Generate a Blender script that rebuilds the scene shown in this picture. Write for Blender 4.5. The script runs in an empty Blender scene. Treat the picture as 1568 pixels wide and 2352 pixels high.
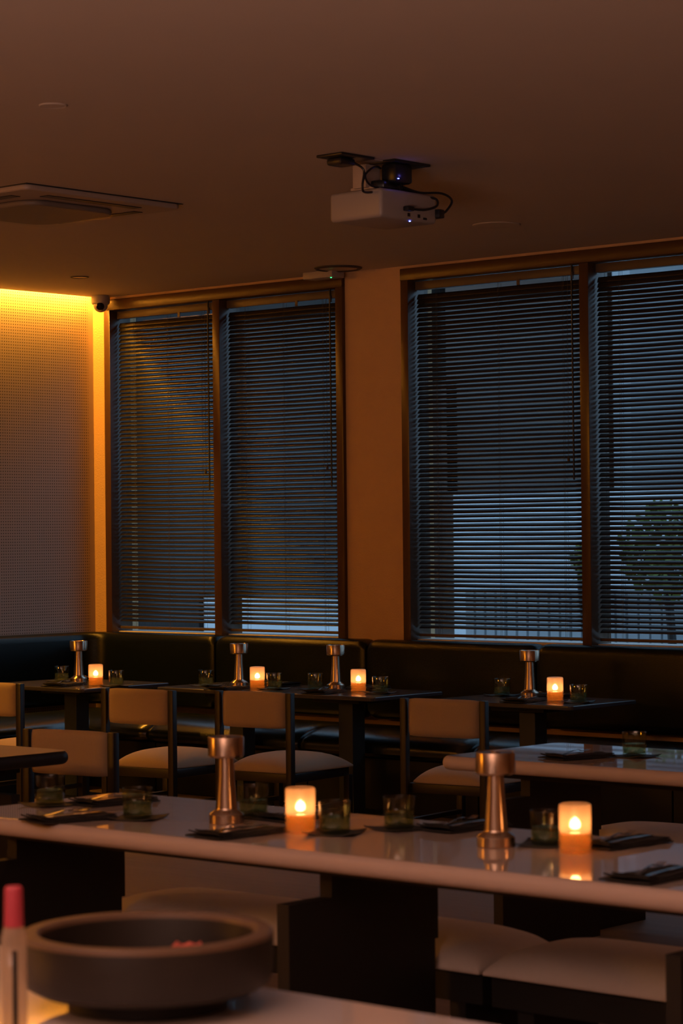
import bpy, bmesh, math, random
from mathutils import Vector, Matrix, noise
random.seed(7)
S = bpy.context.scene
COL = S.collection
# ------------------------------------------------------------------ camera
W, H, F = 1568., 2352., 5553.
CP = Vector((12.55, -11.52, 1.635))
A = math.atan(6250 / 5553.)
pit, rol = math.atan(54 / 5553.), .0095
yd = Vector((-math.cos(A), math.sin(A), 0))
d = yd * math.cos(pit) + Vector((0, 0, math.sin(pit)))
r0 = Vector((yd.y, -yd.x, 0)); u0 = r0.cross(d)
r = r0 * math.cos(rol) - u0 * math.sin(rol); u = u0 * math.cos(rol) + r0 * math.sin(rol)
cam = bpy.data.cameras.new('camera'); co = bpy.data.objects.new('camera', cam); COL.objects.link(co)
co.matrix_world = Matrix(((r.x, u.x, -d.x, CP.x), (r.y, u.y, -d.y, CP.y), (r.z, u.z, -d.z, CP.z), (0, 0, 0, 1)))
cam.sensor_fit = 'VERTICAL'; cam.sensor_height = 36; cam.sensor_width = 24; cam.lens = F / H * 36
cam.clip_start = .1; cam.clip_end = 200
cam.dof.use_dof = True; cam.dof.focus_distance = 13.6; cam.dof.aperture_fstop = 5.6
S.camera = co
# ------------------------------------------------------------------ sky, exposure, large lights
S.view_settings.view_transform = 'Standard'; S.view_settings.look = 'None'
S.view_settings.exposure = 0.0; S.view_settings.gamma = 1.0; S.view_settings.use_curve_mapping = False
wd = bpy.data.worlds.new('dusk'); S.world = wd; wd.use_nodes = True
bg = wd.node_tree.nodes['Background']; bg.inputs[0].default_value = (.27, .43, .61, 1); bg.inputs[1].default_value = 2.2

def area(name, loc, tgt, sx, sy, power, col, spread=math.pi):
    l = bpy.data.lights.new(name, 'AREA'); l.shape = 'RECTANGLE'; l.size = sx; l.size_y = sy
    l.energy = power; l.color = col; l.spread = spread
    o = bpy.data.objects.new(name, l); COL.objects.link(o); o.location = loc
    o.rotation_euler = (Vector(tgt) - Vector(loc)).to_track_quat('-Z', 'Y').to_euler()
    return o
LED = (1.0, .40, .035)
# the amber strip hidden in the ceiling slot above the left wall, in two runs
def strip(y0, y1, power, name):
    o = area(name, (0, 0, 0), (0, 0, -1), .02, y1 - y0, power, LED)
    o.location = (.03, (y0 + y1) / 2, 3.385)
    o.rotation_euler = (0, math.radians(4), 0)
    return o
strip(-3.0, -.03, 80, 'cove_strip_light')
strip(-16.0, -3.0, 150, 'cove_strip_light_long')
# a second amber cove in the part of the room to the left of the photographer
area('amber_hall_light', (.6, -12.5, 2.75), (5.2, 0, 1.3), 2.2, .25, 88, (1.0, .33, .02))
# the lit part of the restaurant behind the photographer
area('dining_room_glow', (7.0, -18.8, 1.8), (7.0, 0, 1.4), 9.0, 2.2, 3, (1.0, .58, .46))
area('ceiling_bounce_fill', (10.6, -12.9, 1.0), (10.4, -12.3, 3.3), 3.4, 2.2, 450, (1.0, .62, .52), math.radians(150))  # added upward fill with no fixture, its ceiling bounce lights the room
# added fill without a fixture, brightening the front tabletops from above the view
area('overhead_fill', (9.3, -9.3, 3.29), (9.3, -8.7, 0), 2.4, 1.6, 18, (1.0, .63, .55), math.radians(130))

# ------------------------------------------------------------------ materials
def mat(name, col, rough=.6, metal=0., spec=.5, coat=0., var=0., vscale=8., bump=0., bscale=60., sheen=0., emit=None, estr=0., col2=None, stretch=(1, 1, 1)):
    m = bpy.data.materials.new(name); m.use_nodes = True
    nt = m.node_tree; b = nt.nodes['Principled BSDF']
    b.inputs['Base Color'].default_value = (*col, 1); b.inputs['Roughness'].default_value = rough
    b.inputs['Metallic'].default_value = metal; b.inputs['Specular IOR Level'].default_value = spec
    b.inputs['Coat Weight'].default_value = coat; b.inputs['Sheen Weight'].default_value = sheen
    if emit: b.inputs['Emission Color'].default_value = (*emit, 1); b.inputs['Emission Strength'].default_value = estr
    tc = nt.nodes.new('ShaderNodeTexCoord'); mp = nt.nodes.new('ShaderNodeMapping'); mp.inputs['Scale'].default_value = stretch
    nt.links.new(tc.outputs['Object'], mp.inputs[0])
    if var > 0 or col2:
        n = nt.nodes.new('ShaderNodeTexNoise'); n.inputs['Scale'].default_value = vscale; n.inputs['Detail'].default_value = 5
        nt.links.new(mp.outputs[0], n.inputs['Vector'])
        mx = nt.nodes.new('ShaderNodeMix'); mx.data_type = 'RGBA'
        c2 = col2 if col2 else tuple(c * (1 - var) for c in col)
        mx.inputs[6].default_value = (*col, 1); mx.inputs[7].default_value = (*c2, 1)
        nt.links.new(n.outputs['Fac'], mx.inputs[0]); nt.links.new(mx.outputs[2], b.inputs['Base Color'])
    if bump > 0:
        n = nt.nodes.new('ShaderNodeTexNoise'); n.inputs['Scale'].default_value = bscale; n.inputs['Detail'].default_value = 4
        nt.links.new(mp.outputs[0], n.inputs['Vector'])
        bp = nt.nodes.new('ShaderNodeBump'); bp.inputs['Strength'].default_value = bump; bp.inputs['Distance'].default_value = .01
        nt.links.new(n.outputs['Fac'], bp.inputs['Height']); nt.links.new(bp.outputs[0], b.inputs['Normal'])
    return m
M = {}
M['plaster'] = mat('cream_plaster', (.60, .39, .21), .75, bump=.35, bscale=90, var=.08)
M['ceiling'] = mat('ceiling_paint', (.55, .46, .38), .85, bump=.05, bscale=60, var=.05, vscale=2)
M['floor'] = mat('oak_floor', (.34, .24, .16), .5, var=.35, vscale=3, stretch=(.4, 6, 1))
M['frame'] = mat('brown_frame_paint', (.085, .042, .018), .28, var=.2, bump=.08, bscale=40)
M['slat'] = mat('dark_slat', (.030, .026, .024), .30, spec=.36, var=.2, stretch=(.2, 3, 3))
M['rail'] = mat('dark_rail', (.10, .075, .055), .4, var=.15)
M['cord'] = mat('dark_cord', (.07, .06, .05), .8, var=.1)
M['sill'] = mat('white_sill', (.62, .60, .58), .35, var=.05)
M['leather'] = mat('dark_green_leather', (.005, .008, .006), .27, spec=.3, var=.25, vscale=14, bump=.12, bscale=180)
M['leather_seat'] = mat('dark_green_seat_leather', (.006, .010, .009), .24, spec=1., var=.2, bump=.08, bscale=120)
M['dark'] = mat('black_base', (.010, .010, .010), .6, var=.2)
M['wood'] = mat('dark_walnut', (.014, .008, .006), .45, var=.4, vscale=6, stretch=(4, 4, .6))
M['fabric'] = mat('cream_fabric', (.46, .335, .22), .85, var=.12, vscale=120, bump=.15, bscale=400, sheen=.2)
M['pad'] = mat('cream_pad', (.80, .73, .70), .8, var=.08, vscale=60, bump=.08, bscale=300)
M['table'] = mat('pale_gloss_table', (.60, .50, .455), .035, spec=.5, coat=.3, var=.05, vscale=2)
M['tableedge'] = mat('black_table_edge', (.02, .02, .02), .45, var=.1)
M['inlay'] = mat('tan_laminate', (.62, .46, .30), .3, var=.06)
M['tablerim'] = mat('pale_satin_rim', (.58, .46, .41), .55, spec=.3, var=.05)
M['tabledark'] = mat('grey_laminate', (.055, .052, .058), .2, var=.1, vscale=4)
M['pedestal'] = mat('black_pedestal', (.013, .011, .010), .55, var=.2, vscale=3)
M['column'] = mat('slate_column', (.03, .04, .045), .5, var=.1)
M['brushed'] = mat('brushed_copper_metal', (.60, .46, .35), .30, metal=1., var=.12, vscale=40, stretch=(6, 6, .15))
_n = M['brushed'].node_tree; _t = _n.nodes.new('ShaderNodeTangent'); _t.direction_type = 'RADIAL'; _t.axis = 'Z'
_p = _n.nodes['Principled BSDF']; _n.links.new(_t.outputs[0], _p.inputs['Tangent']); _p.inputs['Anisotropic'].default_value = .7; _p.inputs['Anisotropic Rotation'].default_value = .25; _p.inputs['Roughness'].default_value = .24
M['steel'] = mat('polished_steel', (.75, .75, .76), .16, metal=1., var=.05)
M['napkin'] = mat('charcoal_napkin', (.018, .017, .017), .85, var=.3, vscale=30, bump=.3, bscale=200)
M['coaster'] = mat('black_slate', (.025, .025, .024), .5, var=.3, vscale=20, bump=.2)
M['wick'] = mat('wick', (.02, .015, .01), .9, var=.1)
M['white'] = mat('white_plastic', (.36, .32, .30), .4, var=.03)
M['offwhite'] = mat('beige_plastic', (.40, .32, .27), .45, var=.03)
M['intake'] = mat('grey_intake', (.20, .16, .13), .5, var=.1)
M['black'] = mat('black_plastic', (.012, .012, .014), .35, var=.1)
M['lensglass'] = mat('black_lens', (.004, .004, .005), .05, var=.1)
M['stone'] = mat('dark_turned_wood', (.020, .014, .010), .45, var=.45, vscale=5, stretch=(1, 1, 5), bump=.05)
M['rimlit'] = mat('amber_lit_rim', (.15, .085, .05), .38, var=.35, vscale=14)  # bowl wood made lighter, amber light on the rim put into the colour
M['pink'] = mat('pink_plastic', (.48, .045, .07), .5, var=.1)
M['paper'] = mat('pink_paper', (.62, .12, .08), .7, var=.2, vscale=30)
M['brick'] = mat('brown_render', (.17, .11, .085), .85, vscale=1.6, stretch=(.5, .5, 7), col2=(.0, .0, .0))
M['darkwall'] = mat('dark_brown_wall', (.05, .04, .036), .9, vscale=1.8, stretch=(.5, .5, 8), col2=(.0, .0, .0))
M['greywall'] = mat('grey_render', (.42, .44, .46), .8, var=.25, vscale=1.5)
M['palewall'] = mat('pale_render', (.80, .84, .88), .8, var=.08)
M['asphalt'] = mat('asphalt', (.10, .10, .11), .9, var=.3)
M['leaf'] = mat('leaf_green', (.16, .22, .04), .6, var=.5, vscale=6)
M['grille'] = mat('dark_grille', (.05, .04, .035), .6, var=.1)
M['flame'] = mat('flame', (0, 0, 0), 1, emit=(1, .52, .20), estr=32)
M['ledblue'] = mat('blue_indicator', (0, 0, 0), 1, emit=(.12, .16, 1), estr=14)
M['ledgreen'] = mat('green_indicator', (0, 0, 0), 1, emit=(.05, 1, .25), estr=4)
M['ledstrip'] = mat('amber_led', (0, 0, 0), 1, emit=LED, estr=20)

def peg():
    m = mat('perforated_panel', (.49, .41, .345), .6, bump=0)
    nt = m.node_tree; b = nt.nodes['Principled BSDF']; L = nt.links
    tc = nt.nodes.new('ShaderNodeTexCoord'); sp = nt.nodes.new('ShaderNodeSeparateXYZ'); L.new(tc.outputs['Object'], sp.inputs[0])
    def mth(op, a, bb=None):
        n = nt.nodes.new('ShaderNodeMath'); n.operation = op
        for i, v in enumerate((a, bb)):
            if v is None: continue
            if isinstance(v, float): n.inputs[i].default_value = v
            else: L.new(v, n.inputs[i])
        return n.outputs[0]
    def cell(o):
        f = mth('FRACT', mth('DIVIDE', mth('ADD', o, 100.0), .02)); return mth('SUBTRACT', f, .5)
    a, c = cell(sp.outputs[1]), cell(sp.outputs[2])
    dist = mth('SQRT', mth('ADD', mth('MULTIPLY', a, a), mth('MULTIPLY', c, c)))
    hole = mth('LESS_THAN', dist, .20)
    edge = mth('LESS_THAN', sp.outputs[1], -.05)
    fac = mth('MULTIPLY', hole, edge)
    mx = nt.nodes.new('ShaderNodeMix'); mx.data_type = 'RGBA'
    mx.inputs[6].default_value = (.49, .41, .345, 1); mx.inputs[7].default_value = (.03, .022, .018, 1)
    L.new(fac, mx.inputs[0]); L.new(mx.outputs[2], b.inputs['Base Color'])
    bp = nt.nodes.new('ShaderNodeBump'); bp.inputs['Strength'].default_value = .6; bp.inputs['Distance'].default_value = .004; bp.invert = True
    L.new(fac, bp.inputs['Height']); L.new(bp.outputs[0], b.inputs['Normal'])
    return m
M['peg'] = peg()

def glassy(name, tint, gloss_rough, frost=0., frost_col=(1, 1, 1), low=1., ior=1.5):
    m = bpy.data.materials.new(name); m.use_nodes = True; nt = m.node_tree; nt.nodes.clear(); L = nt.links
    out = nt.nodes.new('ShaderNodeOutputMaterial')
    tr = nt.nodes.new('ShaderNodeBsdfTransparent'); tr.inputs[0].default_value = (*tint, 1)
    gl = nt.nodes.new('ShaderNodeBsdfGlossy'); gl.inputs['Roughness'].default_value = gloss_rough
    fr = nt.nodes.new('ShaderNodeFresnel'); fr.inputs[0].default_value = ior
    base = tr.outputs[0]
    if frost:
        tl = nt.nodes.new('ShaderNodeBsdfTranslucent'); tl.inputs[0].default_value = (*frost_col, 1)
        df = nt.nodes.new('ShaderNodeBsdfDiffuse'); df.inputs[0].default_value = (*frost_col, 1)
        m1 = nt.nodes.new('ShaderNodeMixShader'); m1.inputs[0].default_value = .25; L.new(tl.outputs[0], m1.inputs[1]); L.new(df.outputs[0], m1.inputs[2])
        m2 = nt.nodes.new('ShaderNodeMixShader'); m2.inputs[0].default_value = frost; L.new(base, m2.inputs[1]); L.new(m1.outputs[0], m2.inputs[2])
        ns = nt.nodes.new('ShaderNodeTexNoise'); ns.inputs['Scale'].default_value = 40
        mr = nt.nodes.new('ShaderNodeMapRange'); mr.inputs['To Min'].default_value = frost - .06; mr.inputs['To Max'].default_value = frost + .06
        L.new(ns.outputs['Fac'], mr.inputs[0])
        tc = nt.nodes.new('ShaderNodeTexCoord'); sp = nt.nodes.new('ShaderNodeSeparateXYZ'); L.new(tc.outputs['Object'], sp.inputs[0])
        zr = nt.nodes.new('ShaderNodeMapRange'); zr.inputs['From Min'].default_value = .050; zr.inputs['From Max'].default_value = .066; zr.inputs['To Min'].default_value = low
        L.new(sp.outputs[2], zr.inputs[0]); mm = nt.nodes.new('ShaderNodeMath'); mm.operation = 'MULTIPLY'
        L.new(mr.outputs[0], mm.inputs[0]); L.new(zr.outputs[0], mm.inputs[1]); L.new(mm.outputs[0], m2.inputs[0])
        base = m2.outputs[0]
    m3 = nt.nodes.new('ShaderNodeMixShader'); ge = nt.nodes.new('ShaderNodeNewGeometry'); su = nt.nodes.new('ShaderNodeMath'); su.operation = 'SUBTRACT'; su.use_clamp = True
    L.new(fr.outputs[0], su.inputs[0]); L.new(ge.outputs['Backfacing'], su.inputs[1]); L.new(su.outputs[0], m3.inputs[0]); L.new(base, m3.inputs[1]); L.new(gl.outputs[0], m3.inputs[2])
    L.new(m3.outputs[0], out.inputs[0]); return m
M['tumbler'] = glassy('green_tinted_glass', (.80, .85, .72), .04, ior=1.75)
M['water'] = glassy('tumbler_water', (.88, .90, .80), .03, .20, (.50, .52, .42))
M['frosted'] = glassy('frosted_glass', (.97, .90, .80), .12, .42, (.92, .66, .46), .45)
M['oil'] = glassy('lamp_oil', (.93, .72, .34), .1, .22, (.80, .48, .16))
M['pane'] = glassy('window_glass', (.88, .92, .94), .01)
M['clear'] = glassy('clear_tube', (.9, .86, .8), .1, .45, (.9, .75, .6))

# ------------------------------------------------------------------ helpers
def link(name, bm, m, parent=None, smooth=False, kind=None):
    me = bpy.data.meshes.new(name)
    bmesh.ops.recalc_face_normals(bm, faces=bm.faces[:]); bm.to_mesh(me); bm.free()
    me.materials.append(M[m] if isinstance(m, str) else m)
    if smooth:
        for p in me.polygons: p.use_smooth = True
        if smooth != 'all':
            me.set_sharp_from_angle(angle=math.radians(28))
            key = {}
            for p in me.polygons:
                if len(p.vertices) > 8:
                    p.use_smooth = False
                    for k in p.edge_keys: key[k] = 1
            if key:
                at = me.attributes.get('sharp_edge') or me.attributes.new('sharp_edge', 'BOOLEAN', 'EDGE')
                for e in me.edges:
                    if tuple(sorted(e.vertices)) in key: at.data[e.index].value = True
    o = bpy.data.objects.new(name, me); COL.objects.link(o)
    if parent: o.parent = parent
    if kind: o['kind'] = kind
    return o
def thing(name, label, cat, loc=(0, 0, 0), rz=0., group=None):
    o = bpy.data.objects.new(name, None); COL.objects.link(o); o.empty_display_size = .1
    o.location = loc; o.rotation_euler = (0, 0, rz); o['label'] = label; o['category'] = cat
    if group: o['group'] = group
    return o
def tag(o, label, cat, group=None):
    o['label'] = label; o['category'] = cat
    if group: o['group'] = group
    return o
def dup(root, loc, rz=0., label=None, group=None):
    c = root.copy(); COL.objects.link(c); c.location = loc; c.rotation_euler = (0, 0, rz)
    if label: c['label'] = label
    if group: c['group'] = group
    for ch in list(root.children):
        k = ch.copy(); COL.objects.link(k); k.parent = c
        for g in list(ch.children):
            q = g.copy(); COL.objects.link(q); q.parent = k
    return c
def B(): return bmesh.new()
def box(bm, x0, x1, y0, y1, z0, z1, bev=0., seg=2, rot=0.):
    t = B(); bmesh.ops.create_cube(t, size=1)
    bmesh.ops.scale(t, vec=(x1 - x0, y1 - y0, z1 - z0), verts=t.verts)
    if bev: bmesh.ops.bevel(t, geom=t.edges[:], offset=bev, segments=seg, profile=.5, affect='EDGES')
    if rot: bmesh.ops.rotate(t, cent=(0, 0, 0), matrix=Matrix.Rotation(rot, 3, 'Z'), verts=t.verts)
    bmesh.ops.translate(t, vec=((x0 + x1) / 2, (y0 + y1) / 2, (z0 + z1) / 2), verts=t.verts)
    me = bpy.data.meshes.new('tmp'); t.to_mesh(me); t.free(); bm.from_mesh(me); bpy.data.meshes.remove(me)
    return bm
def lathe(bm, prof, n=40, c=(0, 0, 0), axis='Z'):
    rings = []
    for (rr, z) in prof:
        if rr < 1e-6: rings.append([bm.verts.new((0, 0, z))])
        else: rings.append([bm.verts.new((rr * math.cos(2 * math.pi * i / n), rr * math.sin(2 * math.pi * i / n), z)) for i in range(n)])
    new = [v for rg in rings for v in rg]
    for a, b in zip(rings, rings[1:]):
        for i in range(n):
            j = (i + 1) % n
            if len(a) == 1 and len(b) == 1: continue
            if len(a) == 1: bm.faces.new((a[0], b[i], b[j]))
            elif len(b) == 1: bm.faces.new((a[i], a[j], b[0]))
            else: bm.faces.new((a[i], a[j], b[j], b[i]))
    if axis == 'X': bmesh.ops.rotate(bm, cent=(0, 0, 0), matrix=Matrix.Rotation(math.pi / 2, 3, 'Y'), verts=new)
    bmesh.ops.translate(bm, vec=c, verts=new)
    return bm
def tube(bm, pts, rad, n=8):
    P = [Vector(p) for p in pts]; Q = []
    for i in range(len(P) - 1):
        p0, p1, p2, p3 = P[max(i - 1, 0)], P[i], P[i + 1], P[min(i + 2, len(P) - 1)]
        st = 6 if len(P) > 2 else 1
        for k in range(st):
            t = k / st
            Q.append(.5 * ((2 * p1) + (p2 - p0) * t + (2 * p0 - 5 * p1 + 4 * p2 - p3) * t * t + (3 * p1 - p0 - 3 * p2 + p3) * t ** 3))
    Q.append(P[-1]); rings = []
    ref = Vector((0, 0, 1))
    for i, p in enumerate(Q):
        t = (Q[min(i + 1, len(Q) - 1)] - Q[max(i - 1, 0)]).normalized()
        if abs(t.dot(ref)) > .95: ref = Vector((1, 0, 0))
        s = t.cross(ref).normalized(); w = s.cross(t)
        rings.append([bm.verts.new(p + rad * (s * math.cos(2 * math.pi * k / n) + w * math.sin(2 * math.pi * k / n))) for k in range(n)])
    for a, b in zip(rings, rings[1:]):
        for k in range(n): bm.faces.new((a[k], a[(k + 1) % n], b[(k + 1) % n], b[k]))
    bm.faces.new(rings[0][::-1]); bm.faces.new(rings[-1])
    return bm
def sweep(bm, path, prof):
    """closed profile of (outward distance, z) swept along (x, y, nx, ny) stations"""
    rings = [[bm.verts.new((x + nx * a, y + ny * a, z)) for (a, z) in prof] for (x, y, nx, ny) in path]
    n = len(prof)
    for a, b in zip(rings, rings[1:]):
        for k in range(n): bm.faces.new((a[k], a[(k + 1) % n], b[(k + 1) % n], b[k]))
    bm.faces.new(rings[0][::-1]); bm.faces.new(rings[-1]); return bm
def wallbox(name, boxes, m):
    bm = B()
    for b in boxes: box(bm, *b)
    o = link(name, bm, m); o['kind'] = 'structure'; return o

# ------------------------------------------------------------------ room shell
CZ = 3.31
XR, YF = 16.0, -19.5
wallbox('floor', [(-.3, XR + .3, YF - .3, .3, -.15, 0)], 'floor')
wallbox('ceiling', [(.10, XR + .3, YF - .3, .28, CZ, CZ + .10), (-.3, .2, YF - .3, .28, CZ + .10, CZ + .2)], 'ceiling')
wallbox('wall_left', [(-.3, 0, YF, .28, 0, CZ + .12)], 'peg')
wallbox('wall_front', [(-.3, XR, YF - .3, YF, 0, CZ)], 'plaster')
wallbox('wall_right', [(XR, XR + .3, YF, .28, 0, CZ)], 'plaster')
ZS, ZH = .975, 3.215
W1 = (.14, 2.36); W2 = (2.845, 7.0)
wallbox('wall_back', [(0, XR, 0, .28, 0, ZS), (0, W1[0], 0, .28, ZS, CZ + .1), (W1[1], W2[0], 0, .28, ZS, CZ), (W2[1], XR, 0, .28, ZS, CZ),
                      (W1[0], W1[1], 0, .28, CZ - .02, CZ), (W2[0], W2[1], 0, .28, CZ - .02, CZ)], 'plaster')
wallbox('trim_1', [(.045, .075, YF, -.01, CZ + .085, CZ + .10)], 'ledstrip')

panes = []
def window(n, x0, x1, mull):
    bm = B(); fy0, fy1 = -.028, .17
    zt = CZ - .02
    box(bm, x0, x0 + .06, fy0, fy1, ZS, zt, .004); box(bm, x1 - .06, x1, fy0, fy1, ZS, zt, .004)
    box(bm, x0, x1, fy0 - .004, fy1, ZH, zt, .004)
    edges = [x0 + .06]
    for a in mull:
        box(bm, a, a + .066, fy0, fy1, ZS, ZH, .004); edges += [a, a + .066]
    edges.append(x1 - .06)
    fo = link('window_%d' % n, bm, 'frame', smooth=True, kind='structure')
    s = B(); box(s, x0 + .0, x1, .035, .25, ZS - .02, ZS + .012, .004); link('window_sill', s, 'sill', fo)
    for a, b in zip(edges[::2], edges[1::2]):
        p = B(); box(p, a, b, .135, .141, ZS + .02, ZH); link('pane', p, 'pane', fo)
        panes.append((a, b))
window(1, W1[0], W1[1], [1.20]); window(2, W2[0], W2[1], [4.212, 5.59])

# ------------------------------------------------------------------ venetian blinds
def blind(x0, x1, label, seed):
    rnd = random.Random(seed)
    w = x1 - x0 - .02; hw = w / 2; cx = (x0 + x1) / 2
    t = thing('venetian_blind', label, 'window blind', (cx, .055, ZH - .005), 0, 'dark venetian blinds in the windows')
    bm = B(); box(bm, -hw, hw, -.022, .026, -.052, 0, .003); link('head_rail', bm, 'rail', t, True)
    bm = B(); top, bot = -.095, -(ZH - .005 - ZS - .062); pitch = .0285; n = int((top - bot) / pitch)
    nx = 14
    for i in range(n + 1):
        z = top - i * pitch
        th = -math.radians(53 - 18 * (i / n) ** .8 + rnd.gauss(0, 1.6)) if i > 1 else -math.radians(66)
        dz0 = rnd.gauss(0, .0006); ph = rnd.random() * 6
        L_ = .0355; rows = []
        for k in range(nx + 1):
            x = -hw + w * k / nx; row = []
            tt = th + math.radians(.9) * math.sin(ph + 5 * k / nx); sag = .0009 * math.sin(ph * 2 + 9 * k / nx)
            for j in range(5):
                s = (j / 4 - .5); crown = .0022 * (1 - 4 * s * s)
                y = s * L_ * math.cos(tt) + crown * math.sin(tt); zz = -s * L_ * math.sin(tt) + crown * math.cos(tt)
                row.append(bm.verts.new((x, y + .002, z + zz + dz0 + sag)))
            rows.append(row)
        for a, b in zip(rows, rows[1:]):
            for j in range(4): bm.faces.new((a[j], a[j + 1], b[j + 1], b[j]))
    sl = link('slats', bm, 'slat', t, 'all')
    sm = sl.modifiers.new('thick', 'SOLIDIFY'); sm.thickness = .0006
    bm = B(); box(bm, -hw, hw, -.014, .018, bot - .034, bot - .016, .003); link('bottom_rail', bm, 'rail', t, True)
    for fx in (-hw + .16, 0 if w > 1.2 else -hw + .16 + (w - .32) * .5, hw - .16):
        if fx == 0 or abs(abs(fx) - hw + .16) < .01:
            bm = B()
            for yy in (-.0155, .019): tube(bm, [(fx, yy, -.05), (fx, yy, bot - .02)], .0009, 5)
            tube(bm, [(fx + .012, -.018, -.05), (fx + .012, -.018, bot - .02)], .0009, 5)
            link('ladder_cord', bm, 'cord', t)
    bm = B(); wx = hw - .075; tube(bm, [(wx, -.034, -.05), (wx, -.036, -.075), (wx + .004, -.038, -1.26)], .0055, 8)
    link('tilt_wand', bm, 'black', t, True)
    bm = B(); box(bm, wx - .006, wx + .006, -.040, -.020, -.075, -.035, .002); link('wand_hook', bm, 'rail', t)
    bm = B(); box(bm, -.006 + hw * .25, .018 + hw * .25, -.030, -.021, -.082, -.045, .002)
    link('cord_clip', bm, 'rail', t)
    bm = B(); tube(bm, [(wx - .035, -.032, -.05), (wx - .036, -.034, -1.12)], .0011, 5); lathe(bm, [(0, .03), (.006, .028), (.009, 0), (0, -.003)], 10, (wx - .036, -.034, -1.15))
    link('lift_cord', bm, 'cord', t)
    return t
names = ['dark slatted blind in the leftmost pane, its top left slats lit amber', 'dark slatted blind left of the plain orange pier',
         'dark slatted blind in the wide pane right of the pier', 'dark slatted blind at the right edge with greenery glimpsed behind',
         'dark slatted blind in the pane beyond the right edge of the photo']
for i, (a, b) in enumerate(panes): blind(a, b, names[i], 11 + i)

# ------------------------------------------------------------------ outside the windows
def ext(name, boxes, m, label, cat):
    bm = B()
    for b in boxes: box(bm, *b)
    return tag(link(name, bm, m), label, cat)
wallbox('ground_outside', [(-40, 30, .3, 60, -.5, -.2)], 'asphalt')
ext('building', [(-8.02, -3.58, 8, 11, .99, 9), (-8.02, -6.98, 8, 11, -.2, 1.0)], 'darkwall', 'dark house wall seen in slivers through the left windows', 'building')
ext('garden_wall', [(-15.5, -8.22, 8.2, 11, -.2, 9)], 'darkwall', 'dark wall at the far left behind the leftmost blind', 'wall')
ext('brick_building', [(-3.32, -1.34, 8, 10, 2.05, 9), (-3.55, -3.18, 8, 10, -.2, 3.2)], 'brick', 'brown building filling the upper part of the wide pane', 'building')
ext('grey_building', [(-1.14, -.93, 7.9, 9, 1.9, 9), (-.72, 6, 9, 12, 2.05, 9)], 'greywall', 'grey building behind the blind at the right edge', 'building')
ext('pale_wall', [(-3.12, 6.0, 7.85, 7.99, -.2, 2.04), (-6.75, -3.64, 7.85, 7.99, -.2, .98)], 'palewall', 'low pale wall behind the lower half of the blinds', 'wall')
bm = B()
for k in range(46): box(bm, -2.45 + k * .13, -2.45 + k * .13 + .10, 7.2, 7.24, -.2, 1.08)
for z in (.2, .5, .8, 1.0): box(bm, -2.46, 3.5, 7.24, 7.27, z, z + .05)
tag(link('picket_fence', bm, 'greywall'), 'grey slatted fence outside below the wide pane', 'fence')
def shrub(cx, cy, cz, rx, rz, n, label, seed):
    rnd = random.Random(seed); bm = B()
    for k in range(n):
        v = Vector((rnd.gauss(0, 1), rnd.gauss(0, 1), rnd.gauss(0, 1))).normalized() * (rnd.random() ** .4)
        p = Vector((v.x * rx, v.y * rx * .6, v.z * rz)); s = rnd.uniform(.05, .11)
        a = Vector((rnd.gauss(0, 1), rnd.gauss(0, 1), rnd.gauss(0, 1))).normalized(); b2 = a.orthogonal().normalized()
        q = [p + a * s, p + b2 * s * .4, p - a * s, p - b2 * s * .4]
        bm.faces.new([bm.verts.new(x) for x in q])
    t = thing('shrub', label, 'shrub', (cx, cy, -.2))
    for v in bm.verts: v.co.z += cz + .2
    link('foliage', bm, 'leaf', t)
    bm = B(); tube(bm, [(0, 0, 0), (.03, .02, cz * .5), (-.02, 0, cz)], .04); link('trunk', bm, 'wood', t)
shrub(.35, 6.6, 1.48, .48, .45, 420, 'leafy green shrub outside behind the rightmost visible blind', 3)
shrub(-.80, 6.9, 1.36, .16, .14, 70, 'small green shrub outside beside the right mullion', 4)

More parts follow.
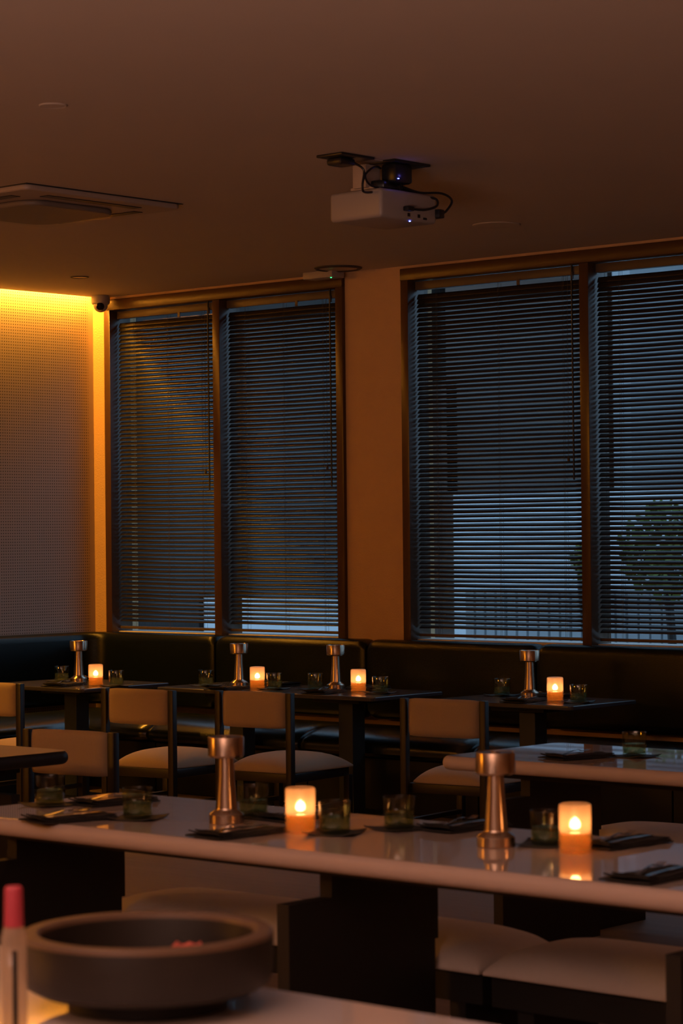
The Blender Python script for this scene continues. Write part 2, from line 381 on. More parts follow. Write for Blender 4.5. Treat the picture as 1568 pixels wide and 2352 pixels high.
# ------------------------------------------------------------------ banquette
def arc_path(r_, n=10):
    return None
def rounded(x0, x1, z0, z1, rr, corners='tbTB', n=5, bulge=0.):
    """closed profile in (a, z): a is distance from the wall"""
    pts = []
    for (cx, cz, s) in ((x1 - rr, z0 + rr, -90), (x1 - rr, z1 - rr, 0), (x0 + rr, z1 - rr, 90), (x0 + rr, z0 + rr, 180)):
        for k in range(n + 1):
            t = math.radians(s + 90 * k / n); pts.append((cx + rr * math.cos(t), cz + rr * math.sin(t)))
    return pts
def bench_module(y_or_x0, x1, corner, label, ylen=0.):
    """corner module hugs the left wall then turns; straight ones follow the window wall"""
    t = thing('banquette', label, 'bench seat', (y_or_x0 if not corner else 0, 0, 0), 0, 'dark leather banquette along the walls')
    ox = t.location.x
    back = rounded(.004, .16, .49, .985, .055); seat = [(.15, .33), (.76, .33), (.785, .338), (.80, .355), (.802, .375)] + [(.50 + .302 * math.cos(math.radians(t)), .375 + .108 * math.sin(math.radians(t))) for t in range(9, 91, 9)] + [(.32, .478), (.15, .462)]; base = rounded(.06, .70, 0, .318, .005, n=1)
    def path(inner, c0, c1, endgap=0.):
        if corner:
            st = []; R_ = inner
            for k in range(13):
                st.append((0, -ylen + (ylen - R_) * k / 12, 1, 0))
            for k in range(1, 13):   # rounded turn about (R_, -R_)
                a = math.pi / 2 * k / 12
                # offsets stay positive towards the room: wall point slides round the corner
                st.append((R_ - R_ * math.cos(a), -R_ + R_ * math.sin(a), math.cos(a), -math.sin(a)))
            for k in range(1, 6): st.append((R_ + (x1 - .006 - R_) * k / 5, 0, 0, -1))
            return st
        n = 14; return [(y_or_x0 - ox + .006 + (x1 - y_or_x0 - .012) * k / n, 0, 0, -1) for k in range(n + 1)]
    def pillow(bm, amt):
        # rounded ends: pull the end rings in
        return bm
    def pswp(prof, shrink, cz, rr=.3):
        bm = B(); st = path(rr, 0, 0); n = len(st); L_ = len(prof)
        rings = []
        for i, (x, y, nx, ny) in enumerate(st):
            rings.append([(x, y, nx, ny, a, z) for (a, z) in prof])
        am = sum(p[0] for p in prof) / L_
        # extra stations at ends for softly rounded cushion ends
        ends = []
        for e, s in ((0, 1), (n - 1, -1)):
            x, y, nx, ny = st[e]; tx, ty = (-ny, nx)
            if not corner or e == n - 1: tx, ty = 1, 0
            else: tx, ty = 0, 1
            ends.append((x, y, nx, ny, tx * s, ty * s))
        V = []
        def ring(x, y, nx, ny, k): return [bm.verts.new((x + nx * (am + (a - am) * k), y + ny * (am + (a - am) * k), cz + (z - cz) * k)) for (a, z) in prof]
        x, y, nx, ny, tx, ty = ends[0]
        for q in range(5):
            a = math.pi / 2 * q / 4; k = 1 - shrink * (1 - math.sin(a)); o_ = shrink * .32 * (1 - math.cos(a))
            V.append(ring(x + tx * o_, y + ty * o_, nx, ny, k))
        for s_ in st[1:-1]: V.append(ring(*s_, 1))
        x, y, nx, ny, tx, ty = ends[1]
        for q in range(4, -1, -1):
            a = math.pi / 2 * q / 4; k = 1 - shrink * (1 - math.sin(a)); o_ = shrink * .32 * (1 - math.cos(a))
            V.append(ring(x + tx * o_, y + ty * o_, nx, ny, k))
        for a, b in zip(V, V[1:]):
            for k in range(L_): bm.faces.new((a[k], a[(k + 1) % L_], b[(k + 1) % L_], b[k]))
        bm.faces.new(V[0][::-1]); bm.faces.new(V[-1]); return bm
    link('backrest', pswp(back, .18, .75), 'leather', t, True)
    link('seat_cushion', pswp(seat, .26, .36), 'leather_seat', t, True)
    link('base', pswp(base, 0, .15), 'dark', t)
    return t
bench_module(0, 1.32, True, 'corner piece of the dark green leather bench, turning along the perforated wall', 7.0)
lbl = ['bench section behind the second table, first after the rounded corner piece', 'bench section under the left end of the plain pier', 'bench section below the wide blind, nearest the pier',
       'bench section behind the rightmost small table', 'bench section at the far right below the last mullion']
for i in range(5): bench_module(1.32 + 1.32 * i, 1.32 + 1.32 * (i + 1), False, 'dark green leather ' + lbl[i])

# ------------------------------------------------------------------ tables
def rrect(x0, x1, y0, y1, rr, n=6):
    pts = []
    for cx, cy, s in ((x1 - rr, y0 + rr, -90), (x1 - rr, y1 - rr, 0), (x0 + rr, y1 - rr, 90), (x0 + rr, y0 + rr, 180)):
        for k in range(n + 1):
            t = math.radians(s + 90 * k / n); pts.append((cx + rr * math.cos(t), cy + rr * math.sin(t)))
    return pts
def slab_top(bm, x0, x1, y0, y1, z0, z1, rr, bull, n=6, seg=6):
    prof = [(bull - bull * math.cos(math.radians(t)), math.sin(math.radians(t))) for t in [90 * k / seg for k in range(seg + 1)]]
    # rings: bottom -> side -> top
    rings = []
    h = (z1 - z0) / 2; zc = (z0 + z1) / 2
    for k in range(-seg, seg + 1):
        a = math.pi / 2 * k / seg; ins = bull * (1 - math.cos(a)); z = zc + (h - bull) * (1 if k > 0 else -1 if k < 0 else 0) + bull * math.sin(a)
        rings.append([bm.verts.new((x, y, z)) for x, y in rrect(x0 + ins, x1 - ins, y0 + ins, y1 - ins, max(rr - ins, .002), n)])
    m_ = len(rings[0])
    for a, b in zip(rings, rings[1:]):
        for k in range(m_): bm.faces.new((a[k], a[(k + 1) % m_], b[(k + 1) % m_], b[k]))
    bm.faces.new(rings[0][::-1]); bm.faces.new(rings[-1]); return bm
def long_table(loc, rz, L_, label, legs, wid=.80, m='table', mx=None):
    """origin at the front left corner on the floor, length along +X, depth along +Y"""
    t = thing('long_table', label, 'table', (loc[0], loc[1], 0), rz, 'long pale dining tables')
    tt = link('tabletop', slab_top(B(), 0, L_, 0, wid, .705, .76, .07, .026), m, t, True)
    if m == 'table':
        tt.data.materials.append(M['tablerim'])
        for p in tt.data.polygons: p.material_index = 0 if p.normal.z > .97 else 1
    bm = B(); box(bm, .16, L_ - .16, .16, wid - .14, .672, .7045); link('apron', bm, 'pedestal', t)
    for lx in legs:
        bm = B(); c = [(.0, 0), (.64, 0), (.64, .43), (.655, .43), (.655, .672), (.18, .672), (.18, .605), (.0, .605)]
        a_ = [bm.verts.new((lx - .045, y, z)) for y, z in c]; b_ = [bm.verts.new((lx, y, z)) for y, z in c]
        n = len(c)
        for k in range(n): bm.faces.new((a_[k], a_[(k + 1) % n], b_[(k + 1) % n], b_[k]))
        bm.faces.new(a_[::-1]); bm.faces.new(b_)
        link('pedestal', bm, 'pedestal', t)
    return t
long_table((6.42, -6.58), 0, 4.0, 'long pale glossy table in the foreground carrying two copper lamps', [.17, 1.53, 2.83])
long_table((6.46, -4.12), 0, 4.0, 'long pale glossy table at the right, behind the foreground one', [.33, 1.68, 3.0])
lt = long_table((5.10, -7.6), math.pi / 2, 2.8, 'dark-edged table cut off by the left edge, only one corner showing', [.5, 2.5], m='tableedge')
link('top_inlay', slab_top(B(), .012, 2.788, .012, .788, .7598, .7606, .06, .0003, 8, 1), 'inlay', lt)
long_table((7.6, -8.89), 0, 4.0, 'pale table in the bottom foreground under the round wooden bowl', [.17, 1.53, 2.83])

def small_table(cx, cy, w_, d_, label, colx=0.):
    t = thing('cafe_table', label, 'table', (cx, cy, 0), 0, 'small grey tables along the banquette')
    link('tabletop', slab_top(B(), -w_ / 2, w_ / 2, -d_ / 2, d_ / 2, .695, .72, .03, .008, 4, 3), 'tabledark', t, True)
    bm = B(); box(bm, colx - .055, colx + .055, -.055, .055, .015, .66, .004); link('column', bm, 'column', t)
    bm = B(); box(bm, colx - .2, colx + .2, -.2, .2, 0, .014, .004); link('foot_plate', bm, 'dark', t)
    bm = B(); box(bm, colx - .18, colx + .18, -.14, .14, .661, .6945, .003); link('top_bracket', bm, 'dark', t)
small_table(1.17, -1.24, .92, .76, 'small grey table in the left corner, nearest the perforated wall')
small_table(2.29, -.90, .86, .64, 'small grey table second from the corner, left half of the joined pair')
small_table(3.17, -.89, .89, .64, 'small grey table third from the corner, right half of the joined pair')
small_table(4.46, -.84, .98, .62, 'small grey table farthest right along the bench, standing alone')

# ------------------------------------------------------------------ benches under the long tables
def pad_bench(x0, x1, y0, y1, label):
    cx = (x0 + x1) / 2; t = thing('padded_bench', label, 'bench', (cx, y0, 0), 0, 'padded benches tucked under the long tables')
    hw = (x1 - x0) / 2 - .003; dp = y1 - y0; bm = B(); nx, ny = 48, 14
    def zt(uu, vv): return .345 + .085 * ((1 - abs(uu) ** 10) * (1 - abs(vv) ** 4)) ** .5
    g = []
    for i in range(nx + 1):
        uu = math.sin(math.pi / 2 * (2 * i / nx - 1)); row = []
        for j in range(ny + 1):
            vv = math.sin(math.pi / 2 * (2 * j / ny - 1)); row.append(bm.verts.new((uu * hw, dp / 2 + vv * dp / 2, zt(uu, vv))))
        g.append(row)
    for i in range(nx):
        for j in range(ny): bm.faces.new((g[i][j], g[i + 1][j], g[i + 1][j + 1], g[i][j + 1]))
    lo = []
    for i, j in [(i, 0) for i in range(nx)] + [(nx, j) for j in range(ny)] + [(i, ny) for i in range(nx, 0, -1)] + [(0, j) for j in range(ny, 0, -1)]:
        v = g[i][j]; lo.append((v, bm.verts.new((v.co.x, v.co.y, .335))))
    for a, b in zip(lo, lo[1:] + lo[:1]): bm.faces.new((a[0], a[1], b[1], b[0]))
    bm.faces.new([q[1] for q in lo])
    link('pad', bm, 'pad', t, 'all')
    bm = B(); box(bm, -hw + .01, hw - .01, .03, dp - .03, .24, .334); link('seat_frame', bm, 'dark', t)
    for sx in (-hw + .12, hw - .12):
        bm = B(); box(bm, sx - .03, sx + .03, .05, dp - .05, 0, .24); link('leg', bm, 'dark', t)
pad_bench(6.42, 8.10, -5.92, -5.50, 'cream padded bench under the foreground table, left one')
pad_bench(8.11, 9.79, -5.92, -5.50, 'cream padded bench under the foreground table, right one')
pad_bench(6.55, 8.22, -3.42, -2.98, 'cream padded bench under the right-hand table behind, left one')
pad_bench(8.24, 9.9, -3.42, -2.98, 'cream padded bench under the right-hand table behind, beyond the frame')

# ------------------------------------------------------------------ chairs
def make_chair(label, loc, rz):
    t = thing('dining_chair', label, 'chair', loc, rz, 'dark wood chairs with cream upholstery')
    for sx in (-1, 1):
        bm = B(); x = sx * .243
        box(bm, x - .019, x + .019, -.292, -.252, 0, .785, .005); link('leg', bm, 'wood', t, True)
        bm = B(); box(bm, x - .019, x + .019, .25, .288, 0, .30, .004); link('leg', bm, 'wood', t, True)
        bm = B(); box(bm, x - .016, x + .016, -.253, .252, .13, .155, .003); link('stretcher', bm, 'wood', t, True)
    bm = B(); nx, nz = 14, 10; hw, z0, z1 = .221, .588, .787
    fr = []
    for side in (-1, 1):
        g = []
        for i in range(nx + 1):
            uu = 2 * i / nx - 1; row = []
            for j in range(nz + 1):
                vv = 2 * j / nz - 1
                q = max(0, 1 - abs(uu) ** 12) ** .5 * max(0, 1 - abs(vv) ** 6) ** .5
                xx = uu * hw * (1 - .035 * abs(vv) ** 6); zz = (z0 + z1) / 2 + vv * (z1 - z0) / 2 * (1 - .05 * abs(uu) ** 8)
                y = -.268 + side * (.002 + .024 * q) - .008 * (1 - uu * uu)
                row.append(bm.verts.new((xx, y, zz)))
            g.append(row)
        for i in range(nx):
            for j in range(nz): bm.faces.new((g[i][j], g[i + 1][j], g[i + 1][j + 1], g[i][j + 1]))
        fr.append(g)
    a, b = fr; rim = [(i, 0) for i in range(nx)] + [(nx, j) for j in range(nz)] + [(i, nz) for i in range(nx, 0, -1)] + [(0, j) for j in range(nz, 0, -1)]
    for p, q in zip(rim, rim[1:] + rim[:1]): bm.faces.new((a[p[0]][p[1]], a[q[0]][q[1]], b[q[0]][q[1]], b[p[0]][p[1]]))
    link('backrest', bm, 'fabric', t, 'all')
    bm = B(); nx, ny = 20, 20; g = []
    def pos(i, j):
        uu = math.sin(math.pi / 2 * (2 * i / nx - 1)); vv = math.sin(math.pi / 2 * (2 * j / ny - 1))
        hwx = .222 + .045 * (vv + 1) / 2
        x = uu * hwx * (1 - .03 * abs(vv) ** 8); y = .03 + vv * .275 * (1 - .03 * abs(uu) ** 8)
        z = .352 + .082 * max(0, (1 - abs(uu) ** 3.2) * (1 - abs(vv) ** 3.2)) ** .55
        return x, y, z
    for i in range(nx + 1): g.append([bm.verts.new(pos(i, j)) for j in range(ny + 1)])
    for i in range(nx):
        for j in range(ny): bm.faces.new((g[i][j], g[i + 1][j], g[i + 1][j + 1], g[i][j + 1]))
    rim = [(i, 0) for i in range(nx)] + [(nx, j) for j in range(ny)] + [(i, ny) for i in range(nx, 0, -1)] + [(0, j) for j in range(ny, 0, -1)]
    low = [bm.verts.new((g[i][j].co.x, g[i][j].co.y, .343)) for i, j in rim]
    for k in range(len(rim)):
        p, q = rim[k], rim[(k + 1) % len(rim)]; bm.faces.new((g[p[0]][p[1]], low[k], low[(k + 1) % len(rim)], g[q[0]][q[1]]))
    bm.faces.new(low)
    link('seat', bm, 'fabric', t, 'all')
    bm = B(); box(bm, -.24, .24, -.255, .285, .292, .342, .004); link('seat_frame', bm, 'wood', t, True)
    return t
rz = math.radians(6.5)
c0 = make_chair('cream and dark wood chair cut off by the left edge, tucked at the corner table', (1.44, -1.93, 0), rz)
for (x, y), l in (((2.655, -1.875), 'cream and dark wood chair with its back to the room, second from left'),
                  ((3.365, -1.68), 'cream and dark wood chair in front of the joined tables, left of the pier'),
                  ((4.62, -1.58), 'cream and dark wood chair standing at the lone small table on the right')):
    dup(c0, (x, y, 0), rz, l)
dup(c0, (4.585, -4.60, 0), math.pi + math.radians(8), 'cream and dark wood chair facing the cut-off left table, its back half hidden by it')

# ------------------------------------------------------------------ tabletop things
def make_lamp(label, loc):
    t = thing('table_lamp', label, 'lamp', loc, random.random() * 6, 'slim copper-coloured metal table lamps')
    bm = lathe(B(), [(0, .0), (.052, 0), (.054, .002), (.054, .028), (.051, .032), (.036, .042), (.0335, .047), (.0335, .05), (0, .05)], 48); link('base', bm, 'brushed', t, True)
    bm = lathe(B(), [(0, .0495), (.0335, .0495), (.0325, .06), (.026, .14), (.0235, .206), (0, .206)], 40); link('stem', bm, 'brushed', t, True)
    bm = lathe(B(), [(0, .202), (.050, .202), (.0545, .2065), (.0555, .208), (.0555, .262), (.0545, .264), (.052, .265), (.051, .2635), (0, .2635)], 48); link('shade', bm, 'brushed', t, True)
    bm = lathe(B(), [(0, .2665), (.012, .266), (.012, .2636), (0, .2636)], 20); link('switch', bm, 'brushed', t, True)
    return t
CGR = 'lit frosted glass oil candles'
def make_candle(label, loc, lit=True):
    t = thing('candle_holder', label, 'candle', loc, random.random() * 6, CGR)
    bm = lathe(B(), [(0, .0), (.043, 0), (.045, .003), (.0455, .03), (.0455, .126), (.044, .132), (.040, .135), (.0375, .133), (.0385, .128), (.041, .12), (.041, .012), (.039, .009), (0, .009)], 40)
    link('glass', bm, 'frosted', t, 'all')
    bm = lathe(B(), [(0, .0102), (.0395, .0102), (.0395, .056), (.030, .058), (0, .058)], 32); link('oil', bm, 'oil', t, True)
    bm = B(); tube(bm, [(0, 0, .056), (0, 0, .070)], .002, 6); w_ = link('wick', bm, 'wick', t)
    bm = lathe(B(), [(0, .063), (.009, .065), (.0150, .071), (.0155, .080), (.0115, .089), (.005, .095), (0, .098)], 14); link('flame', bm, 'flame', t, True)
    l = bpy.data.lights.new('candle_light', 'POINT'); l.energy = 1.0; l.color = (1, .29, .07); l.shadow_soft_size = .010
    o = bpy.data.objects.new('candle_light', l); COL.objects.link(o); o.parent = t; o.location = (0, 0, .084)
    return t
def make_glass(label, loc):
    t = thing('tumbler', label, 'drinking glass', loc, random.random() * 6, 'green-tinted tumblers')
    bm = lathe(B(), [(0, 0), (.043, 0), (.0455, .003), (.0465, .03), (.048, .0905), (.0475, .092), (.0455, .092), (.045, .0905), (.0435, .03), (.042, .010), (0, .009)], 40)
    link('glass', bm, 'tumbler', t, 'all')
    bm = lathe(B(), [(0, .0105), (.041, .0105), (.0425, .03), (.0431, .0465), (0, .0465)], 32); link('water', bm, 'water', t, True)
    return t
def make_coaster(label, loc, rzz):
    bm = B(); n = 14; g = []
    for i in range(n + 1):
        row = []
        for j in range(n + 1):
            x, y = (i / n - .5) * .15, (j / n - .5) * .15
            e = max(0., (abs(x) + abs(y)) - .085)
            z = .003 + .9 * e * e * 2.2 + .0012 * math.sin(40 * x + 1) * math.sin(35 * y)
            row.append(bm.verts.new((x, y, max(z, .002))))
        g.append(row)
    for i in range(n):
        for j in range(n): bm.faces.new((g[i][j], g[i + 1][j], g[i + 1][j + 1], g[i][j + 1]))
    r_ = bmesh.ops.extrude_face_region(bm, geom=bm.faces[:]); bmesh.ops.translate(bm, vec=(0, 0, .0025), verts=[v for v in r_['geom'] if isinstance(v, bmesh.types.BMVert)])
    bmesh.ops.translate(bm, vec=(0, 0, -.0018), verts=bm.verts)
    o = link('coaster', bm, 'coaster', smooth=True); o.location = loc; o.rotation_euler = (0, 0, rzz)
    return tag(o, label, 'coaster', 'black wavy coasters under the tumblers')
def make_napkin(label, loc, rzz):
    bm = B()
    lay = [(.0, .0, .078, .135, .0), (.006, -.003, .068, .132, .0045), (.012, .002, .056, .128, .009)]
    for (dx, dy, hw, hl, z) in lay:
        n = 12; g = []
        for i in range(n + 1):
            row = []
            for j in range(5):
                y = dy + (2 * i / n - 1) * hl; x = dx + (j / 2 - 1) * hw
                zz = z + .0035 + .0015 * math.sin(i * 1.3 + j * 2 + z * 400) + (.010 * max(0, -(2 * i / n - 1) - .72) / .28 if z > 0 else 0)
                row.append(bm.verts.new((x, y, max(zz, .0012))))
            g.append(row)
        fs = [bm.faces.new((g[i][j], g[i + 1][j], g[i + 1][j + 1], g[i][j + 1])) for i in range(n) for j in range(4)]
        r_ = bmesh.ops.extrude_face_region(bm, geom=fs); bmesh.ops.translate(bm, vec=(0, 0, .0042), verts=[v for v in r_['geom'] if isinstance(v, bmesh.types.BMVert)])
    bmesh.ops.translate(bm, vec=(0, 0, -.001), verts=bm.verts)
    o = link('napkin', bm, 'napkin', smooth=True); o.location = loc; o.rotation_euler = (0, 0, rzz)
    return tag(o, label, 'napkin', 'folded charcoal napkins')
def ribbon(bm, pts, th=.0016):
    """pts: (x half width, y, z, x centre) strip along y"""
    a = [(bm.verts.new((cx - hw, y, z)), bm.verts.new((cx + hw, y, z)), bm.verts.new((cx + hw, y, z + th)), bm.verts.new((cx - hw, y, z + th))) for hw, y, z, cx in pts]
    for p, q in zip(a, a[1:]):
        for k in range(4): bm.faces.new((p[k], p[(k + 1) % 4], q[(k + 1) % 4], q[k]))
    bm.faces.new(a[0][::-1]); bm.faces.new(a[-1])
def make_fork(label, loc, rzz):
    bm = B()
    ribbon(bm, [(.007, -.095, .000, 0), (.0062, -.06, .003, 0), (.0035, -.01, .010, 0), (.003, .02, .010, 0), (.005, .03, .0075, 0), (.0115, .043, .004, 0), (.0115, .052, .003, 0)])
    for k in range(4): cx = (k - 1.5) * .0061; ribbon(bm, [(.0019, .051, .003, cx), (.0017, .07, .0035, cx), (.0010, .092, .009, cx)], .0013)
    o = link('fork', bm, 'steel', smooth=True); o.location = loc; o.rotation_euler = (0, 0, rzz)
    return tag(o, label, 'fork', 'steel forks on the napkins')
def make_knife(label, loc, rzz):
    bm = B()
    ribbon(bm, [(.0065, -.105, 0, 0), (.0075, -.07, .001, 0), (.006, -.01, .002, 0), (.005, .0, .002, 0), (.0085, .012, .0018, .001), (.0095, .06, .001, .001), (.006, .09, 0.0005, .003), (.001, .105, 0, .006)], .0022)
    o = link('knife', bm, 'steel', smooth=True); o.location = loc; o.rotation_euler = (0, 0, rzz)
    return tag(o, label, 'knife', 'steel knives on the napkins')

TZ, NZ = .7203, .7603
lamps = [((1.137, -1.19, TZ), 'copper-toned metal lamp on the corner table by the perforated wall'), ((2.31, -.946, TZ), 'copper-toned metal lamp on the left half of the joined small tables'),
         ((2.968, -.80, TZ), 'copper-toned metal lamp on the right half of the joined tables, left of the pier'), ((4.364, -.74, TZ), 'copper-toned metal lamp on the lone small table at the right'),
         ((7.374, -6.235, NZ), 'large-looking copper lamp at left centre of the foreground table'), ((8.364, -6.17, NZ), 'large-looking copper lamp at the right of the foreground table')]
for i, (p, l) in enumerate(lamps):
    if i == 0: l0 = make_lamp(l, p)
    else: dup(l0, p, i * 1.1, l)
cands = [((1.495, -1.374, TZ), 'lit candle glass on the corner table, farthest left'), ((2.549, -1.036, TZ), 'lit candle glass on the joined tables, beside the second lamp'),
         ((3.251, -.92, TZ), 'lit candle glass on the joined tables, left of the pier'), ((4.68, -.93, TZ), 'lit candle glass on the lone small table at the right'),
         ((7.717, -6.275, NZ), 'lit candle glass in the middle of the foreground table'), ((8.615, -6.14, NZ), 'brightest lit candle glass, right end of the foreground table'),
         ((8.36, -8.66, NZ), 'lit candle glass added out of view on the bottom foreground table, far left of the bowl')]  # last candle is unseen, added to warm the near table's left corner
for i, (p, l) in enumerate(cands):
    if i == 0: k0 = make_candle(l, p)
    else: dup(k0, p, i * .9, l)
where = [((.93, -1.15, TZ), 'on the corner table left of the lamp'), ((1.60, -1.30, TZ), 'on the corner table behind the candle'),
         ((2.055, -.975, TZ), 'on the left joined table, left of the second lamp'), ((2.64, -.985, TZ), 'half hidden behind the second candle'),
         ((2.87, -.874, TZ), 'on the joined tables left of the third lamp'), ((3.42, -.92, TZ), 'on the joined tables right of the third candle'),
         ((4.13, -.69, TZ), 'on the lone right table, left of its lamp'), ((4.815, -.90, TZ), 'on the lone right table, right of its candle'),
         ((6.56, -6.23, NZ), 'at the far left of the foreground table, back row'), ((7.07, -6.32, NZ), 'on the foreground table, left of the first big lamp'),
         ((7.31, -6.05, NZ), 'behind the left big lamp on the foreground table'), ((7.813, -6.232, NZ), 'just right of the middle candle on the foreground table'),
         ((7.89, -6.03, NZ), 'in the centre of the foreground table, alone'), ((8.46, -6.06, NZ), 'between the right big lamp and the brightest candle'),
         ((7.12, -3.70, NZ), 'alone on the right-hand table behind')]
for i, (p, l) in enumerate(where):
    ca = make_coaster('black wavy coaster under the tumbler ' + l, (p[0], p[1], p[2]), .15 + .12 * math.sin(i * 3.)) if i == 0 else None
    if i == 0: k_c = ca
    else:
        c = k_c.copy(); COL.objects.link(c); c.location = p; c.rotation_euler = (0, 0, .15 + .25 * math.sin(i * 3.)); c['label'] = 'black wavy coaster under the tumbler ' + l
    q = (p[0], p[1], p[2] + .0052)
    if i == 0: g0 = make_glass('green-tinted tumbler ' + l, q)
    else: dup(g0, q, i * .7, 'green-tinted tumbler ' + l)
naps = [((1.30, -1.46, TZ), .2, 'on the corner table, in front of the lamp'), ((.95, -.96, TZ), .9, 'on the corner table, far side'),
        ((2.42, -1.16, TZ), .15, 'on the left joined table, half behind the chair'), ((2.40, -.69, TZ), 1.35, 'on the left joined table, behind the lamp'),
        ((3.11, -1.06, TZ), .2, 'on the right joined table, in front of the third lamp'), ((3.10, -.67, TZ), 1.4, 'on the right joined table, behind the third lamp'),
        ((4.52, -1.00, TZ), .15, 'on the lone right table, in front of its lamp'), ((4.44, -.61, TZ), 1.4, 'on the lone right table, behind its lamp'),
        ((6.92, -6.47, NZ), -.25, 'at the left front of the foreground table'), ((7.60, -6.42, NZ), -.1, 'on the foreground table in front of the left big lamp'),
        ((8.03, -5.90, NZ), -.1, 'on the foreground table behind the right big lamp'), ((9.06, -6.41, NZ), 0., 'at the right front corner of the foreground table view'),
        ((8.62, -5.93, NZ), -.1, 'behind the brightest candle on the foreground table'), ((6.68, -6.06, NZ), -.15, 'at the back left of the foreground table'),
        ((7.46, -6.00, NZ), -.1, 'behind the middle candle on the foreground table'), ((6.97, -3.87, NZ), -.25, 'on the right-hand table behind, left of the tumbler')]
for i, (p, a, l) in enumerate(naps):
    L1, L2, L3 = 'folded charcoal napkin ' + l, 'steel fork on the napkin ' + l, 'steel knife on the napkin ' + l
    ca, sa = math.cos(a), math.sin(a)
    pf = (p[0] - .012 * ca, p[1] - .012 * sa, p[2] + .0190); pk = (p[0] + .035 * ca, p[1] + .035 * sa, p[2] + .0190)
    if i == 0: n0, f0, kn0 = make_napkin(L1, p, a), make_fork(L2, pf, a + .25), make_knife(L3, pk, a + .12)
    else:
        for src, pp, aa, ll in ((n0, p, a, L1), (f0, pf, a + .25, L2), (kn0, pk, a + .12, L3)):
            c = src.copy(); COL.objects.link(c); c.location = pp; c.rotation_euler = (0, 0, aa); c['label'] = ll

# ------------------------------------------------------------------ foreground bowl, bottle
t = thing('round_bowl', 'large dark turned wooden bowl with thick rim, blurred in the foreground', 'bowl', (9.27, -8.385, NZ))
bm = lathe(B(), [(0, .030), (.150, .030), (.205, .034), (.226, .046), (.234, .066), (.236, .12), (.2355, .132), (.199, .132), (.197, .12), (.19, .06), (.17, .048), (0, .046)], 96)
link('body', bm, 'stone', t, True)
bm = lathe(B(), [(.199, .1322), (.2355, .1322), (.2345, .139), (.230, .1425), (.206, .143), (.2005, .139), (.199, .1322)], 96); link('rim', bm, 'rimlit', t, True)
bm = lathe(B(), [(0, 0), (.146, 0), (.149, .004), (.146, .029), (0, .029)], 72); link('foot', bm, 'dark', t, True)
bm = B(); g = []
for i in range(9):
    g.append([bm.verts.new(((i / 8 - .5) * .19, (j / 4 - .5) * .09, .015 + .018 * math.sin(i * 1.7 + j) + .05 * (i / 8))) for j in range(5)])
for i in range(8):
    for j in range(4): bm.faces.new((g[i][j], g[i + 1][j], g[i + 1][j + 1], g[i][j + 1]))
o = link('paper_packet', bm, 'paper', smooth=True); o.location = (9.335, -8.44, NZ + .053); o.rotation_euler = (0, 0, .75)
o.modifiers.new('thick', 'SOLIDIFY').thickness = .004
tag(o, 'crumpled pink packet lying inside the dark round bowl', 'packet')
t = thing('squeeze_bottle', 'slim pale bottle with a pink cap at the bottom left corner', 'bottle', (9.354, -8.782, NZ))
bm = lathe(B(), [(0, 0), (.021, 0), (.022, .003), (.022, .19), (.018, .205), (0, .206)], 28); link('body', bm, 'clear', t, True)
bm = lathe(B(), [(0, .207), (.0165, .207), (.017, .21), (.0155, .272), (.013, .276), (0, .277)], 28); link('cap', bm, 'pink', t, True)
bm = B(); box(bm, .014, .0242, -.0165, -.0125, .04, .17, .001); link('label_strip', bm, 'black', t)

# ------------------------------------------------------------------ things on the ceiling
def pt(x, y, z): return (x, y, z)
t = thing('air_conditioner', 'square ceiling cassette air conditioner with dark louvre slots at the left', 'air conditioner', (3.39, -3.485, CZ))
bm = slab_top(B(), -.515, .515, -.515, .515, -.030, -.001, .05, .012, 5, 3)
link('panel', bm, 'offwhite', t, True)
bm = slab_top(B(), -.30, .30, -.30, .30, -.058, -.0305, .12, .013, 8, 4); link('intake_grille', bm, 'intake', t, True)
for a in range(4):
    bm = B(); box(bm, .375, .435, -.31, .31, -.0335, -.0302, .001); bmesh.ops.rotate(bm, cent=(0, 0, 0), matrix=Matrix.Rotation(a * math.pi / 2, 3, 'Z'), verts=bm.verts); lv = link('louvre_slot', bm, 'black', t)
bm = B(); box(bm, -.518, .518, -.518, .518, -.004, -.0008); link('shadow_gap', bm, 'black', t)

t = thing('projector', 'white projector hanging from a ceiling bracket with black cables', 'projector', (5.44, -3.20, CZ))
bm = B(); box(bm, -.17, .14, -.19, .20, -.262, -.13, .018, 4); link('body', bm, 'white', t, True)
bm = lathe(B(), [(0, -.03), (.042, -.03), (.042, 0), (.034, .004), (0, .004)], 28, (-.17, -.08, -.195), 'X'); link('lens', bm, 'lensglass', t, True)
bm = B()
for yy in (-.01, .06): box(bm, .1385, .1415, yy, yy + .018, -.245, -.229, .0005)
box(bm, .1385, .1412, .10, .125, -.25, -.24)
link('ports', bm, 'black', t)
bm = B(); box(bm, -.02, .06, -.20, -.10, -.125, -.02, .004); box(bm, -.05, .09, -.18, -.05, -.13, -.118, .002); box(bm, -.10, .10, -.25, .02, -.006, -.001); link('ceiling_bracket', bm, 'offwhite', t, True)
bm = B(); box(bm, -.02, .13, -.44, -.22, -.012, -.001, .002); box(bm, -.0, .09, -.40, -.30, -.045, -.012, .012); link('junction_box', bm, 'black', t, True)
bm = B(); box(bm, .02, .17, -.13, .12, -.012, -.001, .002); box(bm, .06, .15, -.10, .02, -.10, -.012, .014); link('power_adapter', bm, 'black', t, True)
bm = B(); box(bm, -.03, .10, -.17, .04, -.129, -.092, .010, 2, .25); link('signal_box', bm, 'black', t, True)
bm = B()
tube(bm, [(.08, -.30, -.03), (.10, -.26, -.06), (.10, -.27, -.13), (.09, -.24, -.155), (.08, -.12, -.135)], .0055)
tube(bm, [(.06, -.10, -.03), (.11, -.20, -.04), (.10, -.25, -.08), (.10, -.22, -.12), (.09, -.12, -.13)], .005)
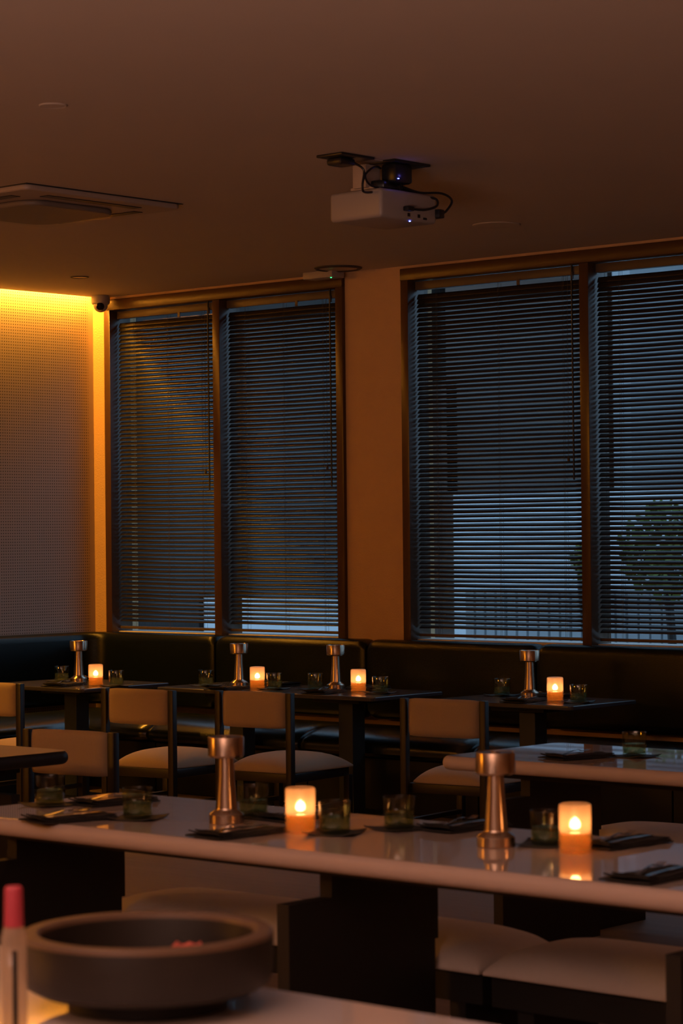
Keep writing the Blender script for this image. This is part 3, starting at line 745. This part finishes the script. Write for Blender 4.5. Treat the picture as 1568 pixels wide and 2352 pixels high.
tube(bm, [(.10, .0, -.105), (.12, .10, -.125), (.15, .22, -.12), (.17, .27, -.15), (.16, .24, -.20), (.148, .215, -.215)], .0055)
tube(bm, [(.09, .02, -.115), (.12, .12, -.14), (.15, .18, -.15), (.17, .16, -.185), (.17, .08, -.21), (.16, .0, -.213)], .0055)
tube(bm, [(.11, -.02, -.10), (.10, -.0, -.125)], .004)
link('cables', bm, 'black', t, True)
bm = B(); box(bm, .142, .175, -.045, .0, -.224, -.202, .005); box(bm, .10, .165, .185, .225, -.235, -.195, .006); link('plugs', bm, 'black', t, True)
bm = lathe(B(), [(0, .003), (.0035, .002), (.004, 0), (0, -.001)], 10, (.152, -.085, -.085)); lathe(bm, [(0, .003), (.0035, .002), (.004, 0), (0, -.001)], 10, (.128, .02, -.2645)); link('indicator_lights', bm, 'ledblue', t)
l = bpy.data.lights.new('indicator_glow', 'POINT'); l.energy = .012; l.color = (.2, .15, 1); l.shadow_soft_size = .004
o = bpy.data.objects.new('indicator_glow', l); COL.objects.link(o); o.parent = t; o.location = (.175, -.06, -.07)

t = thing('security_camera', 'white dome security camera in the ceiling corner above the leftmost window', 'security camera', (.205, -.115, CZ))
bm = lathe(B(), [(0, -.001), (.062, -.001), (.064, -.006), (.066, -.03), (.063, -.052), (.055, -.062), (0, -.062)], 40); link('housing', bm, 'white', t, True)
bm = B(); bmesh.ops.create_uvsphere(bm, u_segments=32, v_segments=20, radius=.050, matrix=Matrix.Translation((.006, -.006, -.066))); link('ball', bm, 'white', t, 'all')
bm = lathe(B(), [(0, .0), (.027, 0), (.029, .010), (.024, .018), (0, .019)], 28)
q = Vector((.66, -.70, -.28)).to_track_quat('Z', 'Y').to_matrix(); bmesh.ops.rotate(bm, cent=(0, 0, 0), matrix=q, verts=bm.verts)
bmesh.ops.translate(bm, vec=Vector((.006, -.006, -.066)) + .036 * Vector((.66, -.70, -.28)), verts=bm.verts); link('lens', bm, 'lensglass', t, True)

t = thing('router_box', 'small white box with a green light on the ceiling above the pier', 'electrical fitting', (2.33, -.14, CZ))  # router box of the wireless access point, only its indicator glows
bm = B(); box(bm, -.15, .10, -.06, .06, -.048, -.001, .006); link('body', bm, 'white', t, True)
bm = lathe(B(), [(0, .003), (.005, .002), (.0055, 0), (0, -.001)], 12, (.085, -.05, -.0525)); link('indicator', bm, 'ledgreen', t)
def disc(cx, cy, rr, label, name, cat, m='offwhite', mg='grille', z=.010):
    t = thing(name, label, cat, (cx, cy, CZ), 0)
    bm = lathe(B(), [(rr * .80, -z * .7), (rr * .92, -z), (rr, -z * .5), (rr, -.0008), (rr * .80, -.0008)], 48); link('trim_ring', bm, m, t, True)
    bm = lathe(B(), [(0, -z * .6), (rr * .795, -z * .6), (rr * .795, -.001), (0, -.001)], 48); link('cover', bm, mg, t, True)
disc(2.52, -.24, .15, 'round dark-rimmed disc on the ceiling beside the green-lit box', 'ceiling_vent', 'vent', 'grille', 'offwhite', .014)
disc(1.014, -1.042, .06, 'small recessed downlight, unlit, near the cove-lit left corner', 'downlight', 'ceiling light', 'grille', 'offwhite', .006)
disc(5.53, -5.275, .055, 'small round cover plate in the upper left of the ceiling', 'sprinkler_cover', 'ceiling fitting', 'ceiling', 'ceiling', .006)
disc(4.504, -1.179, .13, 'flush round loudspeaker in the ceiling right of the projector', 'ceiling_speaker', 'speaker', 'ceiling', 'ceiling', .007)
